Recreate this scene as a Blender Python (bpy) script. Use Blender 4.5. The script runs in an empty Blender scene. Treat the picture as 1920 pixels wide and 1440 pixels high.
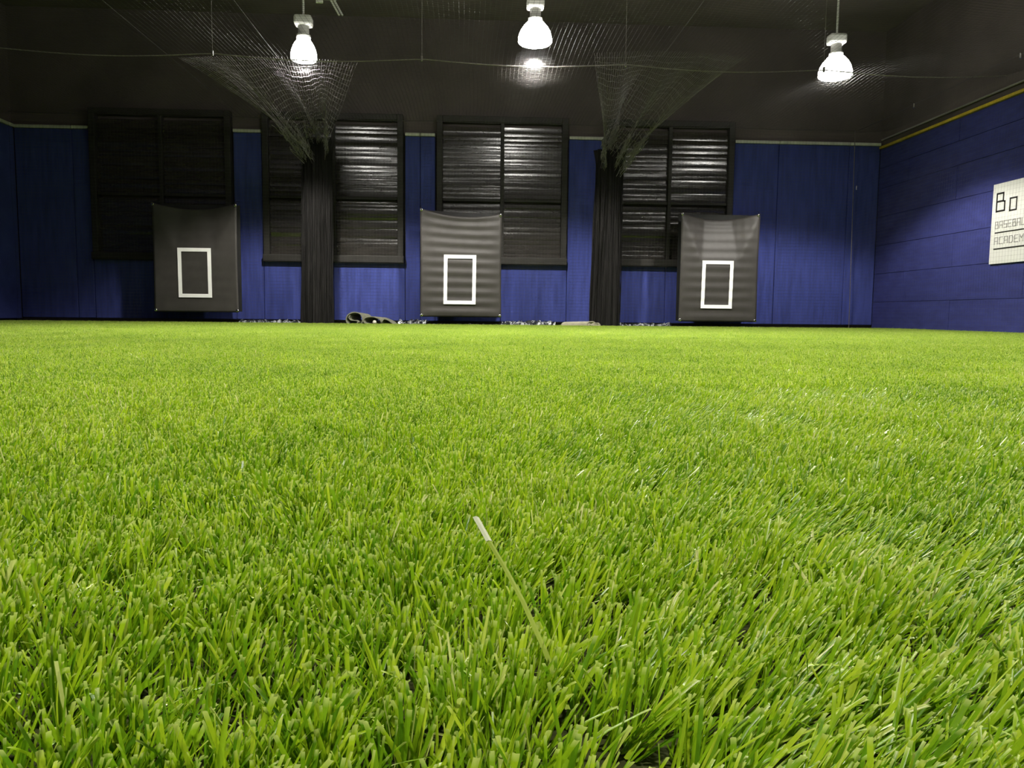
import bpy, bmesh, math, random
import numpy as np
from mathutils import Matrix, Vector

# ------------------------------------------------------------------ camera, world, exposure
scene = bpy.context.scene
col = scene.collection
R = math.radians
rng = np.random.default_rng(7)
random.seed(7)

cam_data = bpy.data.cameras.new('camera')
cam_data.sensor_width = 36.0
cam_data.lens = 36.0 * 1450 / 1920
cam_data.clip_start = 0.01
cam_data.clip_end = 100
cam = bpy.data.objects.new('camera', cam_data)
col.objects.link(cam)
cam.matrix_world = (Matrix.Translation((0, 0, 0.195)) @ Matrix.Rotation(R(-3.0), 4, 'Z')
                    @ Matrix.Rotation(R(90 - 5.2), 4, 'X') @ Matrix.Rotation(R(0.57), 4, 'Z'))
scene.camera = cam

world = bpy.data.worlds.new('world')
scene.world = world
world.use_nodes = True
world.node_tree.nodes['Background'].inputs[0].default_value = (1.0, 0.93, 0.86, 1)
world.node_tree.nodes['Background'].inputs[1].default_value = 0.22

scene.view_settings.view_transform = 'Standard'
scene.view_settings.look = 'None'
scene.view_settings.gamma = 1
scene.view_settings.use_curve_mapping = False
scene.view_settings.exposure = 0.0
scene.cycles.use_denoising = True
scene.cycles.max_bounces = 4
scene.cycles.diffuse_bounces = 3
scene.cycles.glossy_bounces = 2
scene.cycles.transmission_bounces = 3
scene.cycles.use_adaptive_sampling = True
scene.cycles.adaptive_threshold = 0.06
scene.cycles.use_light_tree = False

LAMP_POWER = 620.0        # watts of each lamp of the far row
LAMP_POWER_NEAR = 690.0   # the rows above the near turf
LAMP_GLOW = 38.0          # glow of the lamp glass

# ------------------------------------------------------------------ room measures (metres)
XL, XR = -6.45, 6.07      # side walls
YW = 11.5                 # face of the padded back wall
ZP = 2.73                 # top of the blue padding
ZC = 4.4                  # ceiling
YN = 11.10                # back net

# ------------------------------------------------------------------ helpers
def tag(o, label=None, cat=None, group=None, kind=None):
    if label: o['label'] = label
    if cat: o['category'] = cat
    if group: o['group'] = group
    if kind: o['kind'] = kind
    return o

def empty(name, loc=(0, 0, 0), rz=0.0):
    o = bpy.data.objects.new(name, None)
    o.empty_display_size = 0.1
    o.location = loc
    o.rotation_euler = (0, 0, rz)
    col.objects.link(o)
    return o

def link(name, me, mat=None, parent=None, loc=None):
    o = bpy.data.objects.new(name, me)
    col.objects.link(o)
    if mat is not None and not me.materials:
        me.materials.append(mat)
    if parent is not None:
        o.parent = parent
    if loc is not None:
        o.location = loc
    return o

def from_bm(name, bm, smooth=False):
    me = bpy.data.meshes.new(name)
    bm.normal_update()
    bm.to_mesh(me)
    bm.free()
    if smooth:
        for p in me.polygons: p.use_smooth = True
    return me

def pydata(name, v, f, smooth=False):
    me = bpy.data.meshes.new(name)
    me.from_pydata([tuple(p) for p in v], [], f)
    me.update()
    if smooth:
        for p in me.polygons: p.use_smooth = True
    return me

def box_bm(x0, x1, y0, y1, z0, z1, bev=0.0, bm=None):
    own = bm is None
    if own: bm = bmesh.new()
    vs = [bm.verts.new((x, y, z)) for x in (x0, x1) for y in (y0, y1) for z in (z0, z1)]
    idx = [(0, 1, 3, 2), (4, 6, 7, 5), (0, 4, 5, 1), (2, 3, 7, 6), (0, 2, 6, 4), (1, 5, 7, 3)]
    fs = [bm.faces.new([vs[i] for i in q]) for q in idx]
    if bev > 0:
        es = list({e for f in fs for e in f.edges})
        bmesh.ops.bevel(bm, geom=es, offset=bev, segments=2, affect='EDGES', profile=0.5)
    return bm

def box(name, x0, x1, y0, y1, z0, z1, mat, parent=None, bev=0.0):
    return link(name, from_bm(name, box_bm(x0, x1, y0, y1, z0, z1, bev)), mat, parent)

def lathe(profile, n=24, cap=True):
    """profile: list of (radius, z)"""
    v, f = [], []
    for r, z in profile:
        for k in range(n):
            a = 2 * math.pi * k / n
            v.append((r * math.cos(a), r * math.sin(a), z))
    for i in range(len(profile) - 1):
        for k in range(n):
            k2 = (k + 1) % n
            f.append((i * n + k, i * n + k2, (i + 1) * n + k2, (i + 1) * n + k))
    if cap:
        f.append(tuple(range(n - 1, -1, -1)))
        b = (len(profile) - 1) * n
        f.append(tuple(range(b, b + n)))
    return v, f

def tube_arrays(paths, rad, sides=3):
    """many polylines -> one set of verts and quads. paths: list of (n,3) arrays"""
    V, F, off = [], [], 0
    ang = np.arange(sides) * 2 * math.pi / sides
    for P in paths:
        P = np.asarray(P, float)
        T = np.gradient(P, axis=0)
        T /= np.linalg.norm(T, axis=1, keepdims=True) + 1e-9
        ref = np.array([0, 0, 1.0]) if abs(T[0, 2]) < 0.8 else np.array([1.0, 0, 0])
        A = np.cross(T, ref); A /= np.linalg.norm(A, axis=1, keepdims=True) + 1e-9
        B = np.cross(T, A)
        ring = P[:, None, :] + rad * (np.cos(ang)[None, :, None] * A[:, None, :] + np.sin(ang)[None, :, None] * B[:, None, :])
        n = len(P)
        V.append(ring.reshape(-1, 3))
        i = np.arange(n - 1)[:, None]; k = np.arange(sides)[None, :]; k2 = (k + 1) % sides
        q = np.stack([off + i * sides + k, off + i * sides + k2, off + (i + 1) * sides + k2, off + (i + 1) * sides + k], -1)
        F.append(q.reshape(-1, 4))
        off += n * sides
    return np.concatenate(V), np.concatenate(F)

def np_mesh(name, V, F, smooth=False):
    """F: (n,4) quads"""
    me = bpy.data.meshes.new(name)
    me.vertices.add(len(V)); me.vertices.foreach_set('co', np.asarray(V, np.float32).ravel())
    n = len(F)
    me.loops.add(n * 4); me.loops.foreach_set('vertex_index', np.asarray(F, np.int32).ravel())
    me.polygons.add(n)
    me.polygons.foreach_set('loop_start', np.arange(n, dtype=np.int32) * 4)
    me.polygons.foreach_set('loop_total', np.full(n, 4, np.int32))
    if smooth:
        me.polygons.foreach_set('use_smooth', np.ones(n, bool))
    me.update(calc_edges=True)
    return me

def tubes(name, paths, rad, mat, parent=None, sides=3, smooth=True):
    V, F = tube_arrays(paths, rad, sides)
    return link(name, np_mesh(name, V, F, smooth), mat, parent)

# ------------------------------------------------------------------ materials
def new_mat(name):
    m = bpy.data.materials.new(name)
    m.use_nodes = True
    nt = m.node_tree
    return m, nt, nt.nodes['Principled BSDF']

def set_spec(b, v):
    b.inputs['Specular IOR Level'].default_value = v

def plain(name, rgb, rough=0.6, spec=0.3, metal=0.0, vary=0.0, scale=8.0, bump=0.0, bscale=60.0, stretch=(1, 1, 1)):
    m, nt, b = new_mat(name)
    b.inputs['Base Color'].default_value = (*rgb, 1)
    b.inputs['Roughness'].default_value = rough
    b.inputs['Metallic'].default_value = metal
    set_spec(b, spec)
    tc = nt.nodes.new('ShaderNodeTexCoord')
    mp = nt.nodes.new('ShaderNodeMapping'); mp.inputs['Scale'].default_value = stretch
    nt.links.new(tc.outputs['Object'], mp.inputs[0])
    if vary > 0:
        n = nt.nodes.new('ShaderNodeTexNoise'); n.inputs['Scale'].default_value = scale; n.inputs['Detail'].default_value = 5
        nt.links.new(mp.outputs[0], n.inputs['Vector'])
        mr = nt.nodes.new('ShaderNodeMapRange')
        mr.inputs['From Min'].default_value = 0.3; mr.inputs['From Max'].default_value = 0.7
        mr.inputs['To Min'].default_value = 1 - vary; mr.inputs['To Max'].default_value = 1 + vary
        nt.links.new(n.outputs[0], mr.inputs[0])
        mx = nt.nodes.new('ShaderNodeVectorMath'); mx.operation = 'SCALE'
        mx.inputs[0].default_value = rgb
        nt.links.new(mr.outputs[0], mx.inputs['Scale'])
        nt.links.new(mx.outputs[0], b.inputs['Base Color'])
    if bump > 0:
        n2 = nt.nodes.new('ShaderNodeTexNoise'); n2.inputs['Scale'].default_value = bscale; n2.inputs['Detail'].default_value = 4
        nt.links.new(mp.outputs[0], n2.inputs['Vector'])
        bp = nt.nodes.new('ShaderNodeBump'); bp.inputs['Strength'].default_value = bump; bp.inputs['Distance'].default_value = 0.01
        nt.links.new(n2.outputs[0], bp.inputs['Height'])
        nt.links.new(bp.outputs[0], b.inputs['Normal'])
    return m

def emissive(name, rgb, strength):
    m, nt, b = new_mat(name)
    b.inputs['Base Color'].default_value = (0.9, 0.9, 0.9, 1)
    b.inputs['Emission Color'].default_value = (*rgb, 1)
    b.inputs['Emission Strength'].default_value = strength
    b.inputs['Roughness'].default_value = 0.2
    return m

M = {}
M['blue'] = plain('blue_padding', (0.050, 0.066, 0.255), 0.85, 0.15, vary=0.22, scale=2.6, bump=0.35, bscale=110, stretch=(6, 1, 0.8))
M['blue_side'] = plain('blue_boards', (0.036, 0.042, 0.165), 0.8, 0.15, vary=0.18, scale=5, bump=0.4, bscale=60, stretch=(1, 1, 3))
M['dark_wall'] = plain('dark_upper_wall', (0.085, 0.071, 0.065), 0.8, 0.2, vary=0.2, scale=1.5, bump=0.2, bscale=20)
M['ceiling'] = plain('dark_ceiling', (0.14, 0.117, 0.106), 0.8, 0.2, vary=0.2, scale=1.2, bump=0.2, bscale=20)
M['floor'] = plain('turf_backing', (0.035, 0.040, 0.012), 0.95, 0.1, vary=0.4, scale=40)
M['trim'] = plain('pale_trim', (0.55, 0.55, 0.50), 0.6, 0.3, vary=0.15, scale=12, bump=0.3, bscale=40)
M['yellow'] = plain('yellow_trim', (0.55, 0.40, 0.03), 0.5, 0.4, vary=0.2, scale=10)
M['conduit'] = plain('grey_conduit', (0.30, 0.28, 0.26), 0.45, 0.4, metal=0.3)
M['frame'] = plain('black_gloss_frame', (0.030, 0.028, 0.025), 0.55, 0.2, vary=0.2, scale=6, bump=0.25, bscale=14)
M['slat'] = plain('black_gloss_slat', (0.028, 0.025, 0.021), 0.17, 0.9, vary=0.25, scale=3, bump=0.05, bscale=9, stretch=(1, 1, 4))
_nt = M['slat'].node_tree; _b = _nt.nodes['Principled BSDF']
_b.inputs['Anisotropic'].default_value = 0.80
_tv = _nt.nodes.new('ShaderNodeCombineXYZ'); _tv.inputs[0].default_value = 1.0
_nt.links.new(_tv.outputs[0], _b.inputs['Tangent'])
_oi = _nt.nodes.new('ShaderNodeObjectInfo'); _mu = _nt.nodes.new('ShaderNodeMath'); _mu.operation = 'MULTIPLY'; _mu.inputs[1].default_value = 60.0
_cx = _nt.nodes.new('ShaderNodeCombineXYZ'); _mp = [n for n in _nt.nodes if n.type == 'MAPPING'][0]
_nt.links.new(_oi.outputs['Random'], _mu.inputs[0]); _nt.links.new(_mu.outputs[0], _cx.inputs[0]); _nt.links.new(_mu.outputs[0], _cx.inputs[1])
_nt.links.new(_cx.outputs[0], _mp.inputs['Location'])
M['vinyl'] = plain('grey_vinyl', (0.042, 0.038, 0.035), 0.52, 0.40, vary=0.12, scale=7, bump=0.15, bscale=150)
M['vinyl_back'] = plain('black_vinyl_backing', (0.018, 0.018, 0.018), 0.6, 0.3, vary=0.2)
M['white_tape'] = plain('white_tape', (0.88, 0.88, 0.86), 0.6, 0.3, vary=0.03)
M['chrome'] = plain('bright_metal', (0.85, 0.85, 0.83), 0.2, 0.5, metal=1.0)
M['net'] = plain('black_net_cord', (0.035, 0.032, 0.030), 0.40, 0.5, vary=0.2)
M['net_cloth'] = plain('gathered_net', (0.016, 0.015, 0.0145), 0.75, 0.12, vary=0.35, scale=10, bump=0.6, bscale=70, stretch=(3, 3, 0.4))
M['rope'] = plain('pale_rope', (0.30, 0.27, 0.25), 0.6, 0.4, vary=0.2, scale=40)
M['dull_rope'] = plain('dull_cable', (0.10, 0.09, 0.085), 0.5, 0.4, vary=0.2, scale=40)
M['sign'] = plain('white_sign_sheet', (0.66, 0.66, 0.62), 0.55, 0.3, vary=0.03)
M['ink'] = plain('black_ink', (0.02, 0.018, 0.016), 0.5, 0.3, vary=0.1)
M['grey_ink'] = plain('pale_grey_ink', (0.34, 0.33, 0.32), 0.5, 0.3, vary=0.05)
M['rubber'] = plain('olive_rubber', (0.16, 0.16, 0.115), 0.8, 0.2, vary=0.2, scale=14, bump=0.3, bscale=80)
M['beige_rubber'] = plain('beige_backing', (0.30, 0.28, 0.21), 0.8, 0.2, vary=0.2, scale=14, bump=0.3, bscale=80)
M['ball'] = plain('pale_ball', (0.50, 0.47, 0.40), 0.6, 0.3, vary=0.1, scale=20)
M['lamp_metal'] = plain('lamp_housing', (0.88, 0.87, 0.85), 0.4, 0.5, metal=0.0)
M['glow'] = emissive('lamp_glass', (1.0, 0.97, 0.90), LAMP_GLOW)
M['bulb'] = emissive('lamp_bulb', (1.0, 0.97, 0.90), LAMP_GLOW)
M['bulb'].cycles.emission_sampling = 'NONE'

def foil_mat():
    m, nt, b = new_mat('crumpled_foil')
    tc = nt.nodes.new('ShaderNodeTexCoord')
    w = nt.nodes.new('ShaderNodeTexNoise'); w.inputs['Scale'].default_value = 17; w.inputs['Detail'].default_value = 2
    w.inputs['Distortion'].default_value = 1.5
    nt.links.new(tc.outputs['Object'], w.inputs['Vector'])
    cr = nt.nodes.new('ShaderNodeValToRGB')
    cr.color_ramp.elements[0].position = 0.50; cr.color_ramp.elements[0].color = (0.04, 0.045, 0.05, 1)
    cr.color_ramp.elements[1].position = 0.58; cr.color_ramp.elements[1].color = (0.60, 0.62, 0.63, 1)
    nt.links.new(w.outputs[0], cr.inputs[0]); nt.links.new(cr.outputs[0], b.inputs['Base Color'])
    b.inputs['Roughness'].default_value = 0.4; b.inputs['Metallic'].default_value = 0.25
    return m
M['foil'] = foil_mat()

def turf_mat():
    m, nt, b = new_mat('turf_fibre')
    N = nt.nodes.new
    at = N('ShaderNodeAttribute'); at.attribute_name = 'tone'
    ah = N('ShaderNodeAttribute'); ah.attribute_name = 'along'
    geo = N('ShaderNodeNewGeometry')
    nz = N('ShaderNodeTexNoise'); nz.inputs['Scale'].default_value = 2.2; nz.inputs['Detail'].default_value = 3
    nt.links.new(geo.outputs['Position'], nz.inputs['Vector'])
    sub = N('ShaderNodeMath'); sub.operation = 'MULTIPLY_ADD'
    sub.inputs[1].default_value = 0.9; sub.inputs[2].default_value = -0.45
    nt.links.new(nz.outputs[0], sub.inputs[0])
    add = N('ShaderNodeMath'); add.operation = 'ADD'; add.use_clamp = True
    nt.links.new(at.outputs['Fac'], add.inputs[0]); nt.links.new(sub.outputs[0], add.inputs[1])
    cr = N('ShaderNodeValToRGB')
    e = cr.color_ramp.elements
    e[0].position = 0.0; e[0].color = (0.105, 0.250, 0.007, 1)
    e[1].position = 1.0; e[1].color = (0.72, 0.72, 0.34, 1)
    for p, c in ((0.30, (0.220, 0.400, 0.009)), (0.62, (0.355, 0.520, 0.014)), (0.90, (0.480, 0.610, 0.035))):
        q = e.new(p); q.color = (*c, 1)
    nt.links.new(add.outputs[0], cr.inputs[0])
    # pale cut ends
    mr = N('ShaderNodeMapRange'); mr.inputs['From Min'].default_value = 0.90; mr.inputs['From Max'].default_value = 1.0
    mr.inputs['To Min'].default_value = 0.0; mr.inputs['To Max'].default_value = 0.75
    nt.links.new(ah.outputs['Fac'], mr.inputs[0])
    mix = N('ShaderNodeMix'); mix.data_type = 'RGBA'
    mix.inputs[7].default_value = (0.64, 0.72, 0.22, 1)
    nt.links.new(mr.outputs[0], mix.inputs[0]); nt.links.new(cr.outputs[0], mix.inputs[6])
    nt.links.new(mix.outputs[2], b.inputs['Base Color'])
    b.inputs['Roughness'].default_value = 0.33
    set_spec(b, 0.42)
    tr = N('ShaderNodeBsdfTranslucent')
    nt.links.new(mix.outputs[2], tr.inputs['Color'])
    ms = N('ShaderNodeMixShader'); ms.inputs[0].default_value = 0.48
    nt.links.new(b.outputs[0], ms.inputs[1]); nt.links.new(tr.outputs[0], ms.inputs[2])
    nt.links.new(ms.outputs[0], nt.nodes['Material Output'].inputs['Surface'])
    return m
M['turf'] = turf_mat()

# ------------------------------------------------------------------ the shell
fl = box('floor', XL - 0.2, XR + 0.2, -6, YW + 0.3, -0.12, 0.0, M['floor'])
tag(fl, 'dark backing floor under the green turf', kind='structure')
ce = box('ceiling', XL - 0.2, XR + 0.2, -6, YW + 0.3, ZC, ZC + 0.12, M['ceiling'])
tag(ce, 'dark brown ceiling high above the netting', kind='structure')

wb = box('wall_back', XL - 0.2, XR + 0.2, YW + 0.07, YW + 0.25, 0, ZC, M['dark_wall'])
tag(wb, 'dark back wall faced with blue padding panels between black windows', kind='structure')
WIN = [(-5.40, -3.44), (-3.00, -1.00), (-0.52, 1.38), (1.94, 3.84)]
ZW0, ZW1 = 0.94, 3.02
full = [(XL, -5.66), (-5.66, -5.42), (-3.42, -3.02), (-0.98, -0.76), (-0.76, -0.54), (1.40, 1.92), (3.86, 4.53), (4.53, 5.60), (5.60, XR)]
low = [(-5.42, -4.42), (-4.42, -3.42), (-3.02, -2.02), (-2.02, -0.98), (-0.54, 0.42), (0.42, 1.40), (1.92, 2.88), (2.88, 3.86)]
for a, b_ in full:
    box('panel', a + 0.003, b_ - 0.003, YW, YW + 0.07, 0.075, ZP, M['blue'], wb, 0.008)
    box('top_trim', a + 0.004, b_ - 0.004, YW - 0.025, YW + 0.07, ZP + 0.002, ZP + 0.045, M['trim'], wb, 0.006)
for a, b_ in low:
    box('panel', a + 0.003, b_ - 0.003, YW, YW + 0.07, 0.075, ZW0 - 0.02, M['blue'], wb, 0.008)

wr = box('wall_right', XR + 0.04, XR + 0.2, -6, YW + 0.07, 0, ZC, M['dark_wall'])
tag(wr, 'blue boarded wall on the right under a yellow strip', kind='structure')
zs = [0.0, 0.42, 0.84, 1.26, 1.68, 2.10, 2.40, 2.68]
for i in range(len(zs) - 1):
    off = 1.1 if i % 2 else 0.0
    y = -6.0
    ys = [-6.0] + [v for v in np.arange(-4.8 + off, YW, 2.4)] + [YW]
    for j in range(len(ys) - 1):
        d = 0.003 * random.random()
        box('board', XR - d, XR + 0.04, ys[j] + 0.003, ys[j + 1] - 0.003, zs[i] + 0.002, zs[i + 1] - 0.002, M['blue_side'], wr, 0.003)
box('yellow_trim', XR - 0.03, XR + 0.04, -6, YW - 0.01, 2.685, 2.72, M['yellow'], wr, 0.006)
V, F = tube_arrays([[(XR + 0.015, y, 2.82) for y in np.linspace(-6, YW, 8)]], 0.014, 8)
link('conduit', np_mesh('conduit', V, F, True), M['conduit'], wr)

wl = box('wall_left', XL - 0.2, XL - 0.07, -6, YW + 0.07, 0, ZC, M['dark_wall'])
tag(wl, 'unlit blue padded wall at the left edge', kind='structure')
ys = np.arange(-6, YW + 0.01, 1.25)
for j in range(len(ys) - 1):
    box('panel', XL - 0.07, XL, ys[j] + 0.003, ys[j + 1] - 0.003, 0.06, ZP, M['blue'], wl, 0.008)
box('top_trim', XL - 0.07, XL + 0.025, -6, YW - 0.03, ZP + 0.002, ZP + 0.045, M['trim'], wl, 0.006)

# ------------------------------------------------------------------ windows with black slats
def slat_mesh(w, h):
    n = 7
    v, f = [], []
    for i in range(n):
        t = -1 + 2 * i / (n - 1)
        z = t * h / 2
        y = -0.0010 * (1 - t * t)
        for x in (-w / 2, w / 2):
            v.append((x, y, z))
    for i in range(n):
        t = -1 + 2 * i / (n - 1)
        for x in (-w / 2, w / 2):
            v.append((x, 0.006, t * h / 2))
    for i in range(n - 1):
        f.append((2 * i, 2 * i + 1, 2 * i + 3, 2 * i + 2))
    # back, top, bottom and ends have vertices of their own so that the front keeps its normals
    b0 = 2 * n
    c0 = len(v); v += v[:2 * n]
    f.append((b0, b0 + 2 * n - 2, b0 + 2 * n - 1, b0 + 1))
    f.append((c0, b0, b0 + 1, c0 + 1)); f.append((c0 + 2 * n - 2, c0 + 2 * n - 1, b0 + 2 * n - 1, b0 + 2 * n - 2))
    f.append(tuple([c0 + 2 * i for i in range(n)] + [b0 + 2 * n - 2, b0]))
    f.append(tuple([c0 + 2 * i + 1 for i in range(n - 1, -1, -1)] + [b0 + 1, b0 + 2 * n - 1]))
    me = pydata('slat', v, f)
    for p in me.polygons[:n - 1]: p.use_smooth = True
    return me

srnd = random.Random(21)
def window(idx, x0, x1, label):
    cx = (x0 + x1) / 2
    root = empty('window_%d' % idx, (cx, YW, ZW0))
    tag(root, label, kind='structure')
    w = (x1 - x0) / 2; H = ZW1 - ZW0
    fr = bmesh.new()
    box_bm(-w, -w + 0.085, -0.075, 0.068, 0, H, 0.008, fr)
    box_bm(w - 0.085, w, -0.075, 0.068, 0, H, 0.008, fr)
    box_bm(-w + 0.086, w - 0.086, -0.075, 0.068, H - 0.085, H, 0.008, fr)
    link('frame', from_bm('frame', fr), M['frame'], root)
    box('sill', -w - 0.01, w + 0.01, -0.10, 0.068, -0.03, 0.075, M['frame'], root, 0.012)
    box('mullion', -0.025, 0.025, -0.062, 0.06, 0.076, H - 0.086, M['frame'], root, 0.006)
    zr = H * 0.43
    ph = 0.064
    iw = w - 0.085 - 0.025
    me = slat_mesh(iw - 0.006, ph * 0.97)
    me.materials.append(M['slat'])
    for s in (-1, 1):
        xc = s * (0.025 + iw / 2)
        box('meeting_rail', xc - iw / 2 + 0.002, xc + iw / 2 - 0.002, -0.05, 0.03, zr - 0.022, zr + 0.022, M['frame'], root, 0.008)
        z = 0.076 + ph / 2
        while z < H - 0.086 - ph / 2:
            if abs(z - zr) > 0.022 + ph / 2 - 0.004:
                o = link('slat', me, None, root, (xc, -0.005 + srnd.uniform(-0.006, 0.006), z))
                o.rotation_euler = (R(srnd.gauss(0.3, 3.2)), R(srnd.gauss(0, 0.15)), R(srnd.gauss(0, 0.7)))
                z += ph
            else:
                z = zr + 0.022 + ph / 2
    return root

window(1, *WIN[0], 'unlit black slatted window at the far left of the back wall')
window(2, *WIN[1], 'black slatted window behind the brightly lit gathered net column')
window(3, *WIN[2], 'black slatted window behind the middle grey backstop mat')
window(4, *WIN[3], 'black slatted window beside the rightmost grey backstop mat')

# ------------------------------------------------------------------ backstop mats with strike zones
def backstop(x, zt, zb, w, drop, swag, bands, quilt, box_rect, label, y0=10.92):
    """x: centre, zt/zb: top and bottom height, drop: right side hangs lower by this much"""
    root = empty('backstop_mat', (x, y0, zb))
    tag(root, label, 'backstop mat', 'vinyl backstop mats along the back wall')
    H = zt - zb
    def surf(u, t):
        # u -1..1 across, t 0 bottom .. 1 top
        sag = 0.080 * (1 - u * u) * t ** 6
        xx = u * w / 2 * (1 - 0.012 * math.sin(t * math.pi))
        zz = t * H - sag - drop * (u + 1) / 2 * t
        yy = -0.016 * bands * math.sin(t * H / 0.14 * math.pi) ** 2 * (1 - abs(u) ** 4)
        yy += -0.010 * quilt * abs(math.sin(u * 17)) * max(0.0, t - 0.5)
        # pull folds running from the upper corners to the strike zone
        d = 1 - 1.2 * (1 - t) - abs(u)
        yy += swag * max(0.0, min(d, 1.5 * (t - 0.55)))
        return (xx, yy, zz)
    nx, nz = 36, 56
    v = [surf(-1 + 2 * i / nx, j / nz) for j in range(nz + 1) for i in range(nx + 1)]
    k = len(v)
    v += [(p[0], p[1] + 0.008, p[2]) for p in v]
    f = []
    q = nx + 1
    for j in range(nz):
        for i in range(nx):
            a = j * q + i
            f.append((a, a + 1, a + q + 1, a + q)); f.append((k + a, k + a + q, k + a + q + 1, k + a + 1))
    for i in range(nx):
        f.append((i, k + i, k + i + 1, i + 1)); a = nz * q + i; f.append((a, a + 1, k + a + 1, k + a))
    for j in range(nz):
        a = j * q; f.append((a, a + q, k + a + q, k + a)); a = j * q + nx; f.append((a, k + a, k + a + q, a + q))
    link('vinyl_sheet', pydata('vinyl_sheet', v, f, True), M['vinyl'], root)
    # flat dark backing whose straight top edge shows above the sagging sheet
    bm = bmesh.new()
    hw = w / 2 - 0.006
    pts = [(-hw, 0.01), (hw, 0.01), (hw, H - drop - 0.004), (-hw, H - 0.004)]
    fr = [bm.verts.new((px, 0.165, pz)) for px, pz in pts]
    bk = [bm.verts.new((px, 0.177, pz)) for px, pz in pts]
    bm.faces.new(fr); bm.faces.new(bk[::-1])
    for i in range(4):
        bm.faces.new((fr[i], bk[i], bk[(i + 1) % 4], fr[(i + 1) % 4]))
    bmesh.ops.recalc_face_normals(bm, faces=bm.faces)
    link('backing', from_bm('backing', bm), M['vinyl_back'], root)
    # white taped frame, following the sheet
    bx0, bx1, bz0, bz1, lean = box_rect
    bx0 -= x; bx1 -= x; bz0 -= zb; bz1 -= zb
    t_ = 0.050
    def on(px, pz):
        u = max(-1, min(1, px / (w / 2))); t = max(0, min(1, (pz + 0.0) / H))
        y = surf(u, t)[1] - 0.010
        return (px + lean * (pz - bz0), min(y, -0.012), pz)
    bm = bmesh.new()
    n = 12
    def strip(ax, az, bx, bz, nx_, nz_):
        rows = []
        for i in range(n + 1):
            s = i / n
            px, pz = ax + (bx - ax) * s, az + (bz - az) * s
            rows.append((bm.verts.new(on(px, pz)), bm.verts.new(on(px + nx_ * t_, pz + nz_ * t_))))
        for i in range(n):
            bm.faces.new((rows[i][0], rows[i + 1][0], rows[i + 1][1], rows[i][1]))
    strip(bx0, bz0, bx1, bz0, 0, 1); strip(bx0, bz1, bx1, bz1, 0, -1)
    strip(bx0, bz0 + t_, bx0, bz1 - t_, 1, 0); strip(bx1, bz0 + t_, bx1, bz1 - t_, -1, 0)
    bmesh.ops.remove_doubles(bm, verts=bm.verts, dist=1e-5)
    bmesh.ops.recalc_face_normals(bm, faces=bm.faces)
    if bm.faces and sum(f_.normal.y for f_ in bm.faces) > 0:
        bmesh.ops.reverse_faces(bm, faces=bm.faces)
    o = link('strike_zone_frame', from_bm('strike_zone_frame', bm), M['white_tape'], root)
    o['label'] = 'white rectangle marking the strike zone'
    md = o.modifiers.new('thick', 'SOLIDIFY'); md.thickness = 0.003; md.offset = 1
    # corner grommets and the hooks holding them
    vv, ff = lathe([(0.010, -0.006), (0.020, -0.006), (0.020, 0.006), (0.010, 0.006)], 12, False)
    me = pydata('grommet', vv, ff, True); me.materials.append(M['chrome'])
    for u, t in ((-1, 1), (1, 1), (-1, 0), (1, 0)):
        p = surf(u * 0.965, t)
        g = link('grommet', me, None, root, (p[0], p[1] - 0.006, p[2] + (0.022 if t == 0 else -0.018)))
        g.rotation_euler = (R(90), 0, 0)
    for u in (-1, 1):
        p = surf(u * 0.965, 1)
        a = (p[0], p[1] - 0.012, p[2] - 0.018); b2 = (p[0] + u * 0.01, p[1] + 0.03, p[2] + 0.035); c2 = (p[0] + u * 0.015, YN - y0 - 0.005, p[2] + 0.06)
        tubes('hook', [[a, b2, c2]], 0.004, M['chrome'], root, 5)
    return root

backstop(-3.790, 1.655, 0.175, 1.141, 0.0, 0.10, 0.15, 0.0, (-4.023, -3.573, 0.373, 1.047, -0.003),
         'dim charcoal backstop mat with white strike box, leftmost of three')
backstop(-0.158, 1.638, 0.140, 1.136, 0.060, 0.035, 0.9, 0.2, (-0.400, 0.049, 0.3185, 1.002, 0.010),
         'grey banded backstop mat with white strike box between the two net columns')
backstop(3.502, 1.638, 0.108, 1.131, 0.0, 0.22, 0.55, 1.0, (3.247, 3.697, 0.297, 0.971, 0.012),
         'brownish grey quilted backstop mat with white strike box, rightmost of three')

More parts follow.
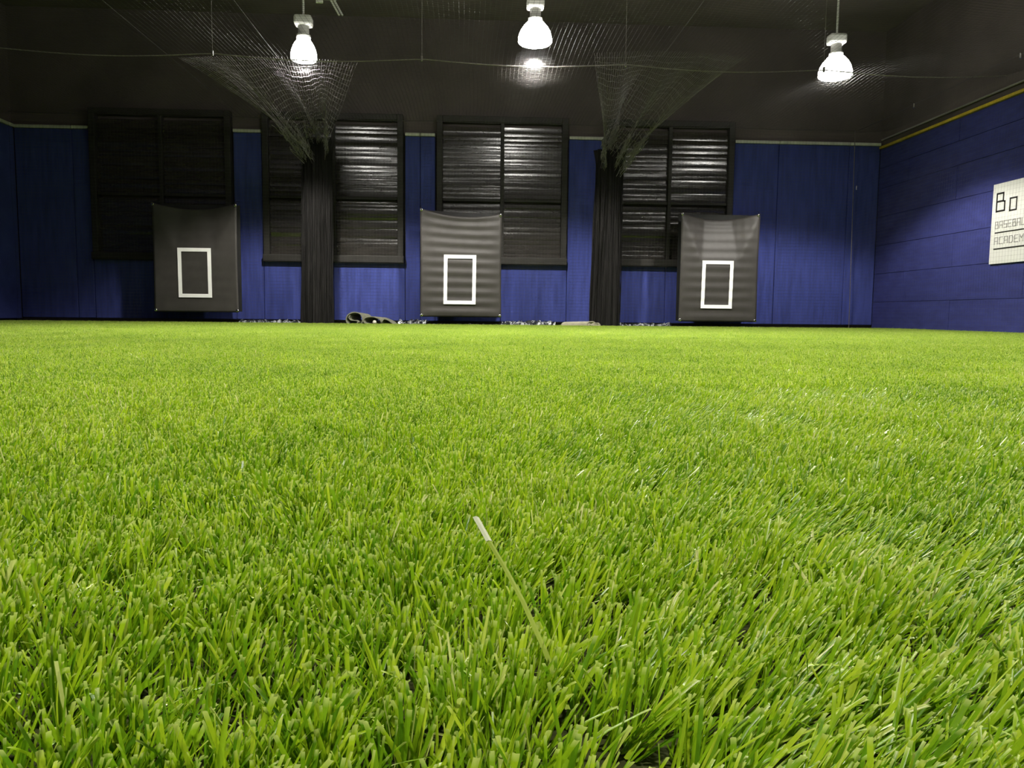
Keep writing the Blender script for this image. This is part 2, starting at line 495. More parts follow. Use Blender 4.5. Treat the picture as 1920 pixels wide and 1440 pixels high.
# ------------------------------------------------------------------ lamps
def lamp(x, y, z, label, power, group, k_=1.0):
    root = empty('high_bay_lamp', (x, y, z))
    tag(root, label, 'lamp', group)
    # glass bell (z=0 is its middle)
    prof = [(r_ * k_, z_) for r_, z_ in [(0.150, -0.115), (0.165, -0.10), (0.163, -0.05), (0.150, 0.0), (0.125, 0.05), (0.090, 0.095), (0.062, 0.125)]]
    v, f = lathe(prof, 18, False)
    gb = link('glass_bell', pydata('glass_bell', v, f, True), M['glow'], root)
    v, f = lathe([(0.040, 0.115), (0.078, 0.120), (0.078, 0.150), (0.060, 0.165), (0.060, 0.245)], 20)
    link('socket_neck', pydata('socket_neck', v, f, True), M['lamp_metal'], root)
    link('ballast_box', from_bm('ballast_box', box_bm(-0.095, 0.095, -0.075, 0.075, 0.245, 0.355, 0.025)), M['lamp_metal'], root)
    v, f = lathe([(0.030, 0.02), (0.062, -0.03), (0.066, -0.07), (0.045, -0.108), (0.004, -0.116)], 16)
    link('bulb', pydata('bulb', v, f, True), M['bulb'], gb)
    tubes('stem', [[(0, 0, 0.35), (0, 0, 0.6), (0, 0, ZC - z + 0.005)]], 0.012, M['lamp_metal'], root, 8)
    v, f = lathe([(0.05, ZC - z - 0.035), (0.05, ZC - z + 0.002)], 16)
    link('ceiling_rose', pydata('ceiling_rose', v, f, True), M['lamp_metal'], root)
    ld = bpy.data.lights.new('lamp_light', 'SPOT')
    ld.energy = power; ld.color = (1.0, 0.955, 0.88)
    ld.spot_size = R(131); ld.spot_blend = 0.30
    ld.shadow_soft_size = 0.09
    lo = bpy.data.objects.new('lamp_light', ld); col.objects.link(lo)
    lo.parent = root; lo.location = (0, 0, -0.22)
    return root

G1 = 'high bay lamps glowing in front of the back wall'
lamp(-1.86, 8.9, 3.06, 'glowing bell lamp hanging over the brightly lit gathered net column', LAMP_POWER, G1, 0.86)
lamp(0.67, 8.7, 3.24, 'glowing bell lamp at the top middle, above the rope', LAMP_POWER * 1.05, G1, 1.12)
lamp(4.12, 8.9, 3.03, 'glowing bell lamp on the right, near the yellow edged wall', LAMP_POWER * 0.72, G1, 1.12)
G2 = 'high bay lamps over the near turf, above the frame'
for x, side in ((-1.86, 'left'), (0.67, 'middle'), (4.12, 'right')):
    lamp(x, 4.4, 3.2, 'bell lamp over the near turf, above the picture, %s of its row' % side, LAMP_POWER_NEAR, G2)
lamp(-0.7, -0.4, 3.2, 'unseen single bell lamp added behind the camera to light the near turf', LAMP_POWER_NEAR * 0.55, G2)  # added lamp out of view, there to brighten the near turf

# ------------------------------------------------------------------ nets
def wob(n, amp, k=3):
    t = np.linspace(0, 1, n)
    s = np.zeros(n)
    for i in range(1, k + 1):
        s += rng.normal() * np.sin(t * math.pi * i + rng.uniform(0, 6)) / i
    return s * amp

CELL = 0.045
def zsag(x, y):
    # the overhead net rests on ropes and sags between them
    return 2.885 - 0.05 * np.abs(np.sin((x + 0.55) * math.pi / 2.2)) - 0.05 * np.abs(np.sin((y - 8.6) * math.pi / 3.2)) + 0.012 * np.sin(x * 3.1 + y * 2.3)
paths = []
ys_ = np.linspace(2.4, 11.0, 34)
for x in np.arange(-6.3, 5.95, CELL):
    xx = x + 0.01 * np.sin(ys_ * 2.1 + x)
    paths.append(np.stack([xx, ys_, zsag(xx, ys_)], 1))
xs_ = np.linspace(-6.3, 5.9, 46)
for y in np.arange(2.4, 11.0, CELL):
    yy = y + 0.01 * np.sin(xs_ * 2.3 + y)
    paths.append(np.stack([xs_, yy, zsag(xs_, yy)], 1))
root = empty('overhead_net', (0, 0, 0))
tag(root, 'black overhead netting stretched under the ceiling and lamps', 'net')
tubes('mesh_cords', paths, 0.0011, M['net'], root)
# the cross rope with its wire hangers and clips
xr = np.linspace(-6.3, 5.95, 90)
rope = np.stack([xr, np.full_like(xr, 8.6), 2.90 - 0.05 * np.abs(np.sin((xr + 0.55) * math.pi / 2.2))], 1)
er = tubes('edge_rope', [rope], 0.006, M['rope'], root, 6)
cb = from_bm('clip', box_bm(-0.012, 0.012, -0.012, 0.012, -0.03, 0.03, 0.006)); cb.materials.append(M['chrome'])
for x in (-4.95, -2.75, -0.55, 1.65, 3.85):
    tubes('hanger_wire', [[(x, 8.6, 2.90), (x, 8.6, 3.6), (x, 8.6, ZC + 0.004)]], 0.0022, M['rope'], root, 5)
    link('clip', cb, None, er, (x, 8.595, 2.90))

def flat_net(name, label, pts_a, pts_b, z0, z1, cord=0.0009):
    """vertical net between two floor points"""
    root = empty(name, (pts_a[0], pts_a[1], 0))
    tag(root, label, 'net')
    a = np.array(pts_a, float); b_ = np.array(pts_b, float)
    L = np.linalg.norm(b_ - a); d = (b_ - a) / L; nrm = np.array([-d[1], d[0]])
    ps = []
    for s in np.arange(0, L, CELL):
        zz = np.linspace(z0, z1, 9)
        off = 0.02 * np.sin(zz * 1.7 + s * 0.9) * (zz - z0) * (z1 - zz) / ((z1 - z0) ** 2 / 4)
        sl = s + 0.006 * np.sin(zz * 3 + s)
        P = d[None] * sl[:, None] + nrm[None] * off[:, None]
        ps.append(np.concatenate([P, zz[:, None]], 1))
    for z in np.arange(z0, z1, CELL):
        s = np.linspace(0, L, 40)
        off = 0.02 * np.sin(z * 1.7 + s * 0.9) * (z - z0) * (z1 - z) / ((z1 - z0) ** 2 / 4)
        P = d[None] * s[:, None] + nrm[None] * off[:, None]
        ps.append(np.concatenate([P, np.full((40, 1), z)], 1))
    tubes('mesh_cords', ps, cord, M['net'], root)
    hem = [np.array([(*(d * s), z1 - 0.012 * abs(math.sin(s * 2.2))) for s in np.linspace(0, L, 60)])]
    tubes('hem_rope', hem, 0.004, M['net'], root, 5)
    return root

bn = flat_net('back_net', 'thin black net hanging in front of the back wall, behind the mats', (-6.3, YN + 0.02), (5.48, YN + 0.02), 0.03, 2.86)
sn = flat_net('side_net', 'thin black net hanging along the blue right wall', (5.52, YN), (5.52, 2.6), 0.03, 2.86, 0.0005)
tubes('corner_rope', [[(0.0, 0.0, 0.0), (-0.02, 0, 1.2), (-0.05, 0, 2.86)]], 0.005, M['dull_rope'], sn, 6)
for p in ((0.30, -0.02, 2.05), (0.02, -3.3, 2.84), (0.02, -1.4, 2.84)):
    link('clip', cb, None, sn, (min(p[0], 0.0), p[1], p[2]))

# depth cables the nets slide on
for x, lab in ((-3.28, 'thin cable running overhead from the camera side, left of the lit lamp'),
               (-2.11, 'thin cable running overhead to the brightly lit net column'),
               (2.00, 'thin cable running overhead to the dim net column')):
    P = np.array([(x, y, 2.95 - 0.03 * math.sin((y - 2) / 9.5 * math.pi)) for y in np.linspace(2.0, YW + 0.075, 20)])
    o = tubes('support_cable', [P], 0.003, M['dull_rope'], None, 5)
    tag(o, lab, 'cable', 'cables carrying the divider nets')

def divider(x, y, r0, r1, ztop, label, seed, span, yfan, tilt):
    rn = random.Random(seed); nr = np.random.default_rng(seed)
    root = empty('divider_net', (x, y, 0))
    tag(root, label, 'net', 'divider nets gathered against the back wall')
    # gathered bundle: a deeply pleated column
    na, nz = 150, 40
    ph = [rn.uniform(0, 6.28) for _ in range(6)]
    v, f = [], []
    for j in range(nz + 1):
        t = j / nz
        z = 0.002 + t * (ztop - 0.002)
        rr = r0 + (r1 - r0) * t
        flare = 1 + 0.22 * max(0, (t - 0.88) / 0.12) ** 2
        for i in range(na):
            a = 2 * math.pi * i / na
            fold = 0.10 * math.sin(11 * a + ph[0] + 0.7 * math.sin(3 * t + ph[3])) + 0.06 * math.sin(19 * a + ph[1] + 1.2 * t) + 0.05 * math.sin(5 * a + ph[2] - 1.5 * t) + 0.03 * math.sin(31 * a + ph[4])
            fold += 0.02 * math.sin(14 * t + 4 * a + ph[5])
            q = rr * (1 + fold) * flare
            v.append((q * math.cos(a) + tilt * (t - 0.5), 0.75 * q * math.sin(a), z))
    for j in range(nz):
        for i in range(na):
            i2 = (i + 1) % na
            f.append((j * na + i, j * na + i2, (j + 1) * na + i2, (j + 1) * na + i))
    f.append(tuple(range(nz * na, nz * na + na)))
    link('gathered_bundle', pydata('gathered_bundle', v, f, True), M['net_cloth'], root)
    # hanging cords in front of the pleats
    ps = []
    for k in range(34):
        a = rn.uniform(math.pi * 1.0, math.pi * 2.0)
        q = (r0 + 0.012)
        zz = np.linspace(0.01, ztop, 16)
        px = q * 1.05 * math.cos(a) * (1 + (r1 / r0 - 1) * zz / ztop) + 0.012 * np.sin(zz * 2.5 + rn.uniform(0, 6)) + tilt * (zz / ztop - 0.5)
        py = np.full_like(zz, 0.9 * q * math.sin(a)) - 0.02
        ps.append(np.stack([px, py, zz], 1))
    tubes('loose_cords', ps, 0.003, M['net_cloth'], root, 4)
    # the fan of netting that runs up from the bundle to the rope overhead
    L = []
    x0, x1 = span
    nl = 64
    grid = []
    for k in range(nl):
        s = k / (nl - 1)
        tx = x0 + (x1 - x0) * s - x
        ty = yfan - y + 0.5 * (s - 0.5) ** 2
        bx = (s - 0.5) * 2 * r1 * 1.0 + tilt * 0.5
        by = -0.10 + 0.10 * math.sin(s * 9 + seed)
        bz = ztop - 0.15 + 0.22 * math.sin(s * 7.3 + seed) * rn.uniform(0.4, 1.0)
        t = np.linspace(0, 1, 22)
        P = np.stack([bx + (tx - bx) * t ** 1.15, by + (ty - by) * t, bz + (2.885 - bz) * (1 - (1 - t) ** 1.7)], 1)
        P[:, 2] -= 0.10 * np.sin(t * math.pi) * (0.5 + 0.5 * math.sin(s * 17 + seed))
        P[:, 0] += 0.05 * np.sin(t * 5 + s * 23) * (1 - t)
        grid.append(P); L.append(P)
    grid = np.array(grid)
    for c in range(1, 21):
        L.append(grid[:, c, :] + nr.normal(0, 0.004, (nl, 3)))
    tubes('net_fan', L, 0.0021, M['net_fan'], root, 4)
    # crumpled net where the fan meets the bundle: a tangle of folded cords
    ps = []
    for k in range(100):
        u_ = rn.random(); t0 = rn.uniform(0.0, 0.22); ln = rn.uniform(0.05, 0.16)
        g0 = grid[int(u_ * (nl - 1))]
        tt = np.linspace(t0, t0 + ln, 7) * 21
        c0 = tt.astype(int); fc = (tt - c0)[:, None]
        P = g0[c0] * (1 - fc) + g0[c0 + 1] * fc
        P = P + np.cumsum(nr.normal(0, 0.009, (7, 3)), 0) + np.array([0, -0.03, -0.02])
        ps.append(P)
    tubes('crumpled_fold', ps, 0.0042, M['net_fan'], root, 4)
    return root

M['net_fan'] = plain('net_fan_glint_cord', (0.28, 0.25, 0.275), 0.25, 0.9, vary=0.3, scale=20, bump=0.5, bscale=90)  # dark nylon net, its colour lightened to carry the lamp's glints
divider(-2.12, 10.86, 0.195, 0.175, 2.50, 'brightly lit gathered black net column under the left lamp', 3, (-3.15, -1.25), 8.6, 0.02)
divider(1.88, 10.86, 0.185, 0.160, 2.45, 'dim gathered black net column right of the middle mat', 5, (1.25, 2.85), 8.1, 0.03)

# bracket hanging from the ceiling near the top edge
br = empty('hanger_bracket', (-1.44, 7.6, ZC))
tag(br, 'small shiny metal bracket with two slanted rods near the ceiling', 'bracket')
zz = 3.10 - ZC
box('plate', -0.05, 0.16, -0.02, 0.02, zz, zz + 0.02, M['lamp_metal'], br, 0.004)
box('bolt', -0.03, 0.035, -0.012, 0.012, zz - 0.035, zz + 0.002, M['lamp_metal'], br, 0.006)
tubes('rod', [[(0.10, 0, zz + 0.01), (0.185, 0.0, zz - 0.14)]], 0.009, M['lamp_metal'], br, 8)
tubes('rod', [[(0.13, 0, zz + 0.01), (0.215, 0.0, zz - 0.14)]], 0.009, M['lamp_metal'], br, 8)
tubes('drop_rod', [[(-0.03, 0, zz + 0.015), (-0.03, 0, 0.004)]], 0.008, M['conduit'], br, 8)

# ------------------------------------------------------------------ sign on the right wall
sg = empty('wall_sign', (XR, 8.86, 0.824))
tag(sg, 'white rectangular sign with black and grey lettering on the blue right wall', 'sign')
SW, SH = 1.45, 0.915
sheet = box('sheet', -0.022, -0.006, -SW, 0, 0, SH, M['sign'], sg, 0.002)
def strokes(name, lines, s_off, z_off, cw, ch, th, mat):
    """strokes on the sheet: s runs right along the sign, z up; each line is a polyline in a unit cell"""
    bm = bmesh.new()
    for ln in lines:
        for (a0, b0), (a1, b1) in zip(ln[:-1], ln[1:]):
            s0, z0, s1, z1 = s_off + a0 * cw, z_off + b0 * ch, s_off + a1 * cw, z_off + b1 * ch
            dx, dz = s1 - s0, z1 - z0
            l = math.hypot(dx, dz); ux, uz = dx / l, dz / l
            e = th / 2
            pts = [(s0 - ux * e - uz * e, z0 - uz * e + ux * e), (s0 - ux * e + uz * e, z0 - uz * e - ux * e),
                   (s1 + ux * e + uz * e, z1 + uz * e - ux * e), (s1 + ux * e - uz * e, z1 + uz * e + ux * e)]
            fr = [bm.verts.new((-0.025, -p, q)) for p, q in pts]
            bk = [bm.verts.new((-0.0215, -p, q)) for p, q in pts]
            bm.faces.new(fr)
            for i in range(4):
                bm.faces.new((fr[i], fr[(i + 1) % 4], bk[(i + 1) % 4], bk[i]))
    bmesh.ops.recalc_face_normals(bm, faces=bm.faces)
    return link(name, from_bm(name, bm), mat, sheet)
GL = {
 'B': [[(0, 1), (0.8, 1), (0.8, .55), (0, .55)], [(0.8, .55), (1, .5), (1, 0), (0, 0), (0, 1)]],
 'o': [[(0, 0), (0, 1), (1, 1), (1, 0), (0, 0)]],
 'A': [[(0, 0), (0, 1), (1, 1), (1, 0)], [(0, .45), (1, .45)]],
 'S': [[(1, 1), (0, 1), (0, .5), (1, .5), (1, 0), (0, 0)]],
 'E': [[(1, 1), (0, 1), (0, 0), (1, 0)], [(0, .5), (.8, .5)]],
 'L': [[(0, 1), (0, 0), (1, 0)]],
 'C': [[(1, 1), (0, 1), (0, 0), (1, 0)]],
 'D': [[(0, 0), (0, 1), (.8, 1), (1, .8), (1, .2), (.8, 0), (0, 0)]],
 'M': [[(0, 0), (0, 1), (.5, .5), (1, 1), (1, 0)]],
 'Y': [[(0, 1), (.5, .5), (1, 1)], [(.5, .5), (.5, 0)]],
}
strokes('letter', GL['B'], 0.075, 0.60, 0.135, 0.200, 0.020, M['ink'])
strokes('letter', GL['o'], 0.300, 0.585, 0.105, 0.135, 0.018, M['ink'])
def word(txt, s0, z0, cw, ch, step, th, mat):
    for i, c in enumerate(txt):
        strokes('letter', GL[c], s0 + i * step, z0, cw, ch, th, mat)
word('BASEBALL', 0.075, 0.405, 0.048, 0.075, 0.072, 0.009, M['grey_ink'])
strokes('rule_line', [[(0, 0), (1, 0)]], 0.08, 0.355, 1.25, 1, 0.014, M['ink'])
word('ACADEMY', 0.075, 0.225, 0.055, 0.075, 0.083, 0.009, M['grey_ink'])
strokes('rule_line', [[(0, 0), (1, 0)]], 0.075, 0.17, 1.25, 1, 0.014, M['ink'])

# ------------------------------------------------------------------ rolled mats and scraps at the foot of the wall
def ribbon(name, prof, th, depth, dirn, mat, parent):
    """sweep a polyline (x,z) profile along dirn with a thickness"""
    P = np.array(prof, float)
    # smooth the polyline
    t = np.linspace(0, len(P) - 1, len(P) * 5)
    i0 = np.clip(t.astype(int), 0, len(P) - 2); fr_ = t - i0
    def cr(a, b, c, d, u):
        return 0.5 * ((2 * b) + (-a + c) * u + (2 * a - 5 * b + 4 * c - d) * u ** 2 + (-a + 3 * b - 3 * c + d) * u ** 3)
    g = lambda k: P[np.clip(k, 0, len(P) - 1)]
    Q = cr(g(i0 - 1), g(i0), g(i0 + 1), g(i0 + 2), fr_[:, None])
    T = np.gradient(Q, axis=0); T /= np.linalg.norm(T, axis=1, keepdims=True) + 1e-9
    N = np.stack([-T[:, 1], T[:, 0]], 1)
    A, B = Q + N * th / 2, Q - N * th / 2
    n = len(Q); v = []
    nd = 6
    for k in range(nd + 1):
        s = k / nd
        w = 1 - 0.12 * s
        for arr in (A, B):
            for p in arr:
                v.append((p[0] * w + dirn[0] * depth * s, dirn[1] * depth * s, max(p[1] * w, 0.001)))
    f = []
    for k in range(nd):
        for side in (0, 1):
            o0 = k * 2 * n + side * n; o1 = (k + 1) * 2 * n + side * n
            for i in range(n - 1):
                q = (o0 + i, o0 + i + 1, o1 + i + 1, o1 + i)
                f.append(q if side == 0 else q[::-1])
        for i in (0, n - 1):
            f.append((k * 2 * n + i, k * 2 * n + n + i, (k + 1) * 2 * n + n + i, (k + 1) * 2 * n + i))
    for k in (0, nd):
        for i in range(n - 1):
            a = k * 2 * n + i
            f.append((a, a + 1, a + n + 1, a + n))
    bm = bmesh.new()
    vs = [bm.verts.new(p) for p in v]
    for q in f:
        try: bm.faces.new([vs[i] for i in q])
        except ValueError: pass
    bmesh.ops.recalc_face_normals(bm, faces=bm.faces)
    return link(name, from_bm(name, bm), mat, parent)

rm = empty('rolled_mat', (-1.73, 10.72, 0.0))
tag(rm, 'olive rubber mat loosely rolled into two loops beside the lit net column', 'rolled mat', 'rolled mats at the foot of the back wall')
prof1 = [(0.060, 0.150), (0.050, 0.115), (0.080, 0.085), (0.150, 0.078), (0.165, 0.050), (0.120, 0.022), (0.045, 0.028), (0.010, 0.080),
         (0.030, 0.150), (0.100, 0.190), (0.180, 0.182), (0.225, 0.140), (0.232, 0.085), (0.215, 0.035), (0.225, 0.020)]
ribbon('spiral_roll', prof1, 0.013, 0.42, (0.28, 0.75), M['rubber'], rm)
prof2 = [(0.215, 0.022), (0.250, 0.018), (0.330, 0.018), (0.440, 0.020), (0.480, 0.045), (0.478, 0.085), (0.430, 0.118), (0.360, 0.135), (0.280, 0.125), (0.245, 0.090),
         (0.262, 0.050), (0.330, 0.038)]
ribbon('folded_loop', prof2, 0.013, 0.42, (0.42, 0.75), M['rubber'], rm)
ribbon('loose_end', [(0.470, 0.030), (0.520, 0.100), (0.580, 0.090), (0.640, 0.045), (0.660, 0.020)], 0.013, 0.36, (0.30, 0.75), M['rubber'], rm)

bv = bmesh.new(); bmesh.ops.create_icosphere(bv, subdivisions=3, radius=0.028)
sb = link('small_ball', from_bm('small_ball', bv, True), M['ball'], None, (-1.73 + 0.395, 10.735, 0.058))
tag(sb, 'small pale round ball tucked in the fold of the olive rolled mat', 'ball')

rm2 = empty('rolled_mat', (1.62, 10.66, 0.0))
tag(rm2, 'flattened beige rolled mat lying against the dim net column', 'rolled mat', 'rolled mats at the foot of the back wall')
prof = [(0.015, 0.070), (0.000, 0.045), (0.020, 0.018), (0.080, 0.016), (0.100, 0.045), (0.075, 0.085), (0.030, 0.095), (-0.02, 0.080), (-0.035, 0.045), (-0.02, 0.014), (0.03, 0.006)]
ribbon('spiral_roll', prof, 0.011, 0.36, (-0.95, 0.30), M['beige_rubber'], rm2)
ribbon('folded_loop', [(0.075, 0.010), (0.120, 0.012), (0.155, 0.040), (0.130, 0.075), (0.085, 0.072), (0.075, 0.040)], 0.011, 0.30, (-0.95, 0.30), M['beige_rubber'], rm2)

def foil(x0, x1, h, y, seed, label, dens=1.0):
    rn = random.Random(seed)
    v, f = [], []
    x = x0
    k = 0
    # pleated strip with ragged upper edge
    rows = []
    while x < x1:
        hh = h * rn.uniform(0.55, 1.05)
        yo = rn.uniform(-0.02, 0.035) + (0.02 if k % 2 else -0.02)
        rows.append([(x + rn.uniform(-0.01, 0.01), y + yo - 0.03, 0.002), (x + rn.uniform(-0.025, 0.025), y + yo * 0.3 + rn.uniform(-0.02, 0.01), hh * 0.5),
                     (x + rn.uniform(-0.035, 0.035), y + yo * 0.6 + 0.03, hh)])
        x += rn.uniform(0.012, 0.032) / dens; k += 1
    for r_ in rows: v += r_
    for i in range(len(rows) - 1):
        for j in range(2):
            a = i * 3 + j
            f.append((a, a + 3, a + 4, a + 1))
    o = link('crumpled_strip', pydata('crumpled_strip', v, f), M['foil'])
    md = o.modifiers.new('thick', 'SOLIDIFY'); md.thickness = 0.002
    tag(o, label, 'foil strip', 'crumpled pale strips under the wall padding')
    return o
foil(-3.36, -2.42, 0.085, 11.40, 1, 'crumpled pale strip under the blue panel beside the leftmost mat')
foil(-1.06, -0.66, 0.105, 11.36, 2, 'crumpled silvery strip between the olive rolled mat and middle mat')
foil(-0.55, 0.38, 0.050, 11.40, 3, 'low crumpled dark strip beneath the middle backstop mat')
foil(0.44, 1.22, 0.100, 11.38, 4, 'crumpled silvery strip right of the middle backstop mat')
foil(2.12, 2.95, 0.090, 11.38, 6, 'crumpled pale strip between the dim net column and rightmost mat')
foil(3.10, 4.30, 0.040, 11.40, 8, 'low crumpled strip beneath the rightmost backstop mat')
foil(-4.40, -3.45, 0.035, 11.40, 9, 'low crumpled strip beneath the leftmost backstop mat')

# ------------------------------------------------------------------ turf
def sstep(a, b_, x):
    t = np.clip((x - a) / (b_ - a), 0, 1)
    return t * t * (3 - 2 * t)

def blades(x, y, seed, near, vfold, leanx, leany):
    """blade strips for roots (x,y); returns verts, quads, tone, along"""
    g = np.random.default_rng(seed)
    n = len(x)
    H = g.normal(0.037, 0.0050, n).clip(0.020, 0.052)
    W = (0.0011 + g.gamma(2.2, 0.00033, n)).clip(0.0011, 0.0034)
    # trodden hollows and raised clumps
    k_ = 2 * math.pi / 0.6
    H = H * (1 + 0.10 * np.sin(k_ * 3 * x + 2 * np.sin(k_ * 2 * y)) * np.sin(k_ * 4 * y + 1.0) + 0.07 * np.sin(k_ * 9 * x + 1.7) * np.sin(k_ * 8 * y + 0.6))
    az = g.uniform(0, math.pi, n)
    wd = np.stack([np.cos(az), np.sin(az), np.zeros(n)], 1)
    lx = leanx + g.normal(0, 0.17, n)
    ly = leany + g.normal(0, 0.17, n)
    # a few flattened or bent blades
    wild = g.random(n) < 0.045
    ang = g.uniform(0, 2 * math.pi, n)
    lx = np.where(wild, lx + 1.1 * np.cos(ang), lx); ly = np.where(wild, ly + 1.1 * np.sin(ang), ly)
    cz = 1 / np.sqrt(1 + lx * lx + ly * ly)
    bend = g.normal(0.25, 0.3, n)
    hook = np.where(g.random(n) < 0.05, g.uniform(0.5, 1.3, n), 0)
    S = np.array([0.0, 0.36, 0.70, 0.94, 1.0]) if vfold else np.array([0.0, 0.45, 0.93, 1.0])
    m = len(S)
    cols_ = 3 if vfold else 2
    V = np.empty((n, m, cols_, 3)); 
    bx, by = np.cos(ang * 1.7), np.sin(ang * 1.7)
    nrm = np.stack([-np.sin(az), np.cos(az), np.zeros(n)], 1)
    for i, s in enumerate(S):
        cur = bend * s * s * 0.35 + hook * max(0, s - 0.6) * 1.2
        px = x + H * (lx * cz * s + cur * bx)
        py = y + H * (ly * cz * s + cur * by)
        pz = H * (cz * s - 0.35 * np.abs(cur) * s - hook * max(0, s - 0.7) * 0.9)
        c = np.stack([px, py, np.maximum(pz, 0.0015)], 1)
        w = (W * (1.0 if s < 0.9 else 0.92))[:, None]
        if vfold:
            V[:, i, 0] = c - wd * w / 2; V[:, i, 2] = c + wd * w / 2
            V[:, i, 1] = c + nrm * w * 0.22
        else:
            V[:, i, 0] = c - wd * w / 2; V[:, i, 1] = c + wd * w / 2
    tone = (0.40 + g.normal(0, 0.25, n)).clip(0.02, 0.9)
    pale = g.random(n) < 0.018
    tone = np.where(pale, g.uniform(0.9, 1.0, n), tone)
    vp = m * cols_
    base = (np.arange(n) * vp)[:, None]
    qs = []
    for i in range(m - 1):
        for c in range(cols_ - 1):
            a = i * cols_ + c
            qs.append([a, a + 1, a + cols_ + 1, a + cols_])
    Q = (base[:, :, None] + np.array(qs)[None]).reshape(-1, 4)
    T = np.repeat(tone, vp)
    A = np.tile(np.repeat(S, cols_), n)
    return V.reshape(-1, 3), Q, T, A

def tuft_roots(x0, x1, y0, y1, dens, seed):
    g = np.random.default_rng(seed)
    per = 6
    nt_ = int((x1 - x0) * (y1 - y0) * dens / per)
    tx = g.uniform(x0, x1, nt_); ty = g.uniform(y0, y1, nt_)
    tx = np.round(tx / 0.009) * 0.009 + g.normal(0, 0.0012, nt_)
    cx = np.repeat(tx, per); cy = np.repeat(ty, per)
    ox = g.normal(0, 0.0022, nt_ * per); oy = g.normal(0, 0.0022, nt_ * per)
    return cx + ox, cy + oy, ox, oy, np.repeat(g.normal(0, 0.24, nt_), per), np.repeat(g.normal(0, 0.24, nt_), per)

def lean_field(x, y):
    a = sstep(-0.10, 0.28, x / (y + 0.15))
    patch_ = 0.5 + 0.5 * np.sin(x * 9.0 + 1.3) * np.sin(y * 7.0 + 0.4 + x * 3)
    lx = 0.10 + a * (0.25 + 0.80 * patch_) + 0.16 * np.sin(x * 21 + y * 13)
    ly = 0.10 * np.sin(x * 11 - y * 17) + a * 0.10
    return lx, ly

DENS = 50000
NX, NY = 1.5, 1.8          # near area: |x| < NX, 0 <= y < NY
PS = 0.6                   # patch size for the rest
parts_ = []
def add(x0, x1, y0, y1, seed, vf, flag, field):
    x, y, ox, oy, jx, jy = tuft_roots(x0, x1, y0, y1, DENS, seed)
    if field: lx, ly = lean_field(x, y)
    else:
        lx = 0.12 * np.sin(x * 2 * math.pi / PS) + 0.05; ly = 0.12 * np.sin(y * 2 * math.pi / PS)
    V, Q, T, A = blades(x, y, seed + 50, field, vf, lx + jx + ox * 70, ly + jy + oy * 70)
    parts_.append((V, Q, T, A, flag))
add(-0.66, 0.66, 0.08, 0.72, 11, True, 0, True)
add(-NX, -0.66, 0.0, 0.72, 12, False, 0, True)
add(0.66, NX, 0.0, 0.72, 13, False, 0, True)
add(-NX, NX, 0.72, NY, 14, False, 0, True)
add(-PS / 2, PS / 2, -PS / 2, PS / 2, 15, False, 1, False)
V = np.concatenate([p[0] for p in parts_])
offs = np.cumsum([0] + [len(p[0]) for p in parts_[:-1]])
Q = np.concatenate([p[1] + o for p, o in zip(parts_, offs)])
T = np.concatenate([p[2] for p in parts_]); A = np.concatenate([p[3] for p in parts_])
FL = np.concatenate([np.full(len(p[0]), p[4]) for p in parts_])
# loose points where patches stand
pts = []
for x in np.arange(XL + PS / 2 + 0.02, XR - PS / 2 + 0.3, PS):
    pass
x_cells = np.arange(-10, 10) * PS + PS / 2           # centres; cells meet the near area's edges
x_cells = x_cells[(x_cells > XL + 0.25) & (x_cells < XR - 0.05)]
x_cells = np.concatenate([[XL + 0.29], x_cells, [XR - 0.29]])
y_cells = np.arange(-3, 19) * PS + PS / 2
y_cells = y_cells[y_cells < 11.05]
for x in x_cells:
    for y in y_cells:
        if abs(x) < NX and 0 < y < NY: continue
        pts.append((x, y, 0.0))
pts = np.array(pts)
n_bl = len(V)
V = np.concatenate([V, pts]); FL = np.concatenate([FL, np.full(len(pts), 2)])
T = np.concatenate([T, np.zeros(len(pts))]); A = np.concatenate([A, np.zeros(len(pts))])
ROT = np.zeros(len(V)); ROT[n_bl:] = rng.integers(0, 4, len(pts)) * math.pi / 2

me = np_mesh('turf', V, Q)
def fattr(nm, arr):
    a = me.attributes.new(nm, 'FLOAT', 'POINT'); a.data.foreach_set('value', np.asarray(arr, np.float32))
fattr('tone', T); fattr('along', A); fattr('flag', FL); fattr('turn', ROT)
me.materials.append(M['turf'])
turf = link('turf', me)
tag(turf, 'short bright green artificial turf covering the whole floor', 'turf', kind='stuff')

ng = bpy.data.node_groups.new('turf_patches', 'GeometryNodeTree')
ng.interface.new_socket('Geometry', in_out='INPUT', socket_type='NodeSocketGeometry')
ng.interface.new_socket('Geometry', in_out='OUTPUT', socket_type='NodeSocketGeometry')
N = ng.nodes.new
gi, go = N('NodeGroupInput'), N('NodeGroupOutput')
na = N('GeometryNodeInputNamedAttribute'); na.data_type = 'FLOAT'; na.inputs['Name'].default_value = 'flag'
def cmp_(op, val):
    c = N('ShaderNodeMath'); c.operation = op; c.inputs[1].default_value = val
    ng.links.new(na.outputs[0], c.inputs[0]); return c
gt05 = cmp_('GREATER_THAN', 0.5); gt15 = cmp_('GREATER_THAN', 1.5)
s1 = N('GeometryNodeSeparateGeometry'); s1.domain = 'POINT'
ng.links.new(gi.outputs[0], s1.inputs[0]); ng.links.new(gt05.outputs[0], s1.inputs['Selection'])
s2 = N('GeometryNodeSeparateGeometry'); s2.domain = 'POINT'
ng.links.new(s1.outputs[0], s2.inputs[0]); ng.links.new(gt15.outputs[0], s2.inputs['Selection'])
iop = N('GeometryNodeInstanceOnPoints')
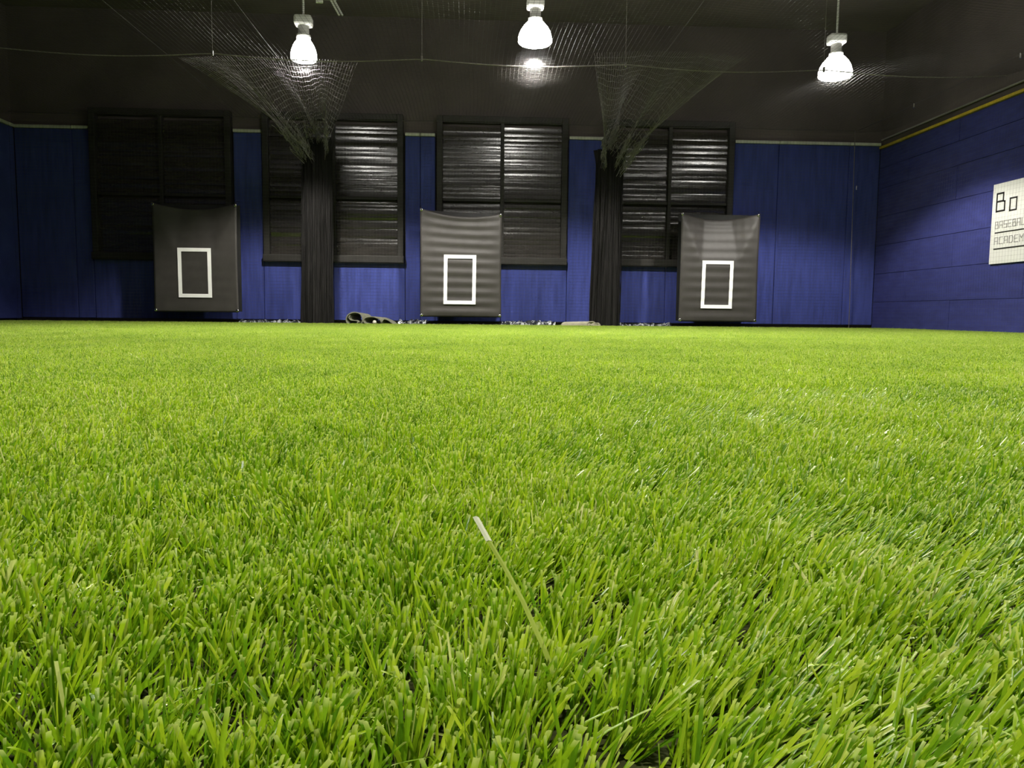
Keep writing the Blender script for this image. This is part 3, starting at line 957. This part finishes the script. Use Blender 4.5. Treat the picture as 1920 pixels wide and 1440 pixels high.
ng.links.new(s2.outputs[0], iop.inputs['Points']); ng.links.new(s2.outputs[1], iop.inputs['Instance'])
nr_ = N('GeometryNodeInputNamedAttribute'); nr_.data_type = 'FLOAT'; nr_.inputs['Name'].default_value = 'turn'
cx_ = N('ShaderNodeCombineXYZ'); ng.links.new(nr_.outputs[0], cx_.inputs[2])
ng.links.new(cx_.outputs[0], iop.inputs['Rotation'])
jn = N('GeometryNodeJoinGeometry')
ng.links.new(s1.outputs[1], jn.inputs[0]); ng.links.new(iop.outputs[0], jn.inputs[0])
ng.links.new(jn.outputs[0], go.inputs[0])
md = turf.modifiers.new('patches', 'NODES'); md.node_group = ng

# one long loose blade lying across the turf in front of the camera
def strand(name, pts, w, mat, parent):
    P = np.array(pts, float); n = len(P)
    v, f = [], []
    for i, p in enumerate(P):
        for a, b_ in ((-0.5, 0), (0, 0.25), (0.5, 0), (0, -0.12)):
            v.append((p[0] + a * w, p[1] - b_ * w, p[2] + b_ * w))
    for i in range(n - 1):
        for k in range(4):
            k2 = (k + 1) % 4
            f.append((i * 4 + k, i * 4 + k2, i * 4 + 4 + k2, i * 4 + 4 + k))
    f.append((0, 1, 2, 3)); f.append(tuple((n - 1) * 4 + k for k in (3, 2, 1, 0)))
    return link(name, pydata(name, v, f, False), mat, parent)
M['strand'] = plain('pale_green_fibre', (0.36, 0.46, 0.07), 0.4, 0.4, vary=0.1, scale=60)
M['strand_glint'] = plain('painted_fibre_glint', (0.80, 0.82, 0.62), 0.4, 0.4, vary=0.05, scale=60)  # whitish colour paints the glossy glint on the blade's upper end
lb = empty('loose_turf_blade', (0.0, 0.0, 0.0))
tag(lb, 'single long pale turf blade sticking up and leaning left in the foreground', 'turf blade')
strand('stalk', [(0.046, 0.346, 0.010), (0.036, 0.360, 0.033), (0.026, 0.375, 0.052), (0.018, 0.385, 0.0645), (0.0095, 0.393, 0.0770)], 0.0026, M['strand'], lb)
strand('glint_tip', [(0.0095, 0.393, 0.0770), (0.006, 0.3965, 0.0825), (0.0025, 0.400, 0.0880)], 0.0033, M['strand_glint'], lb)
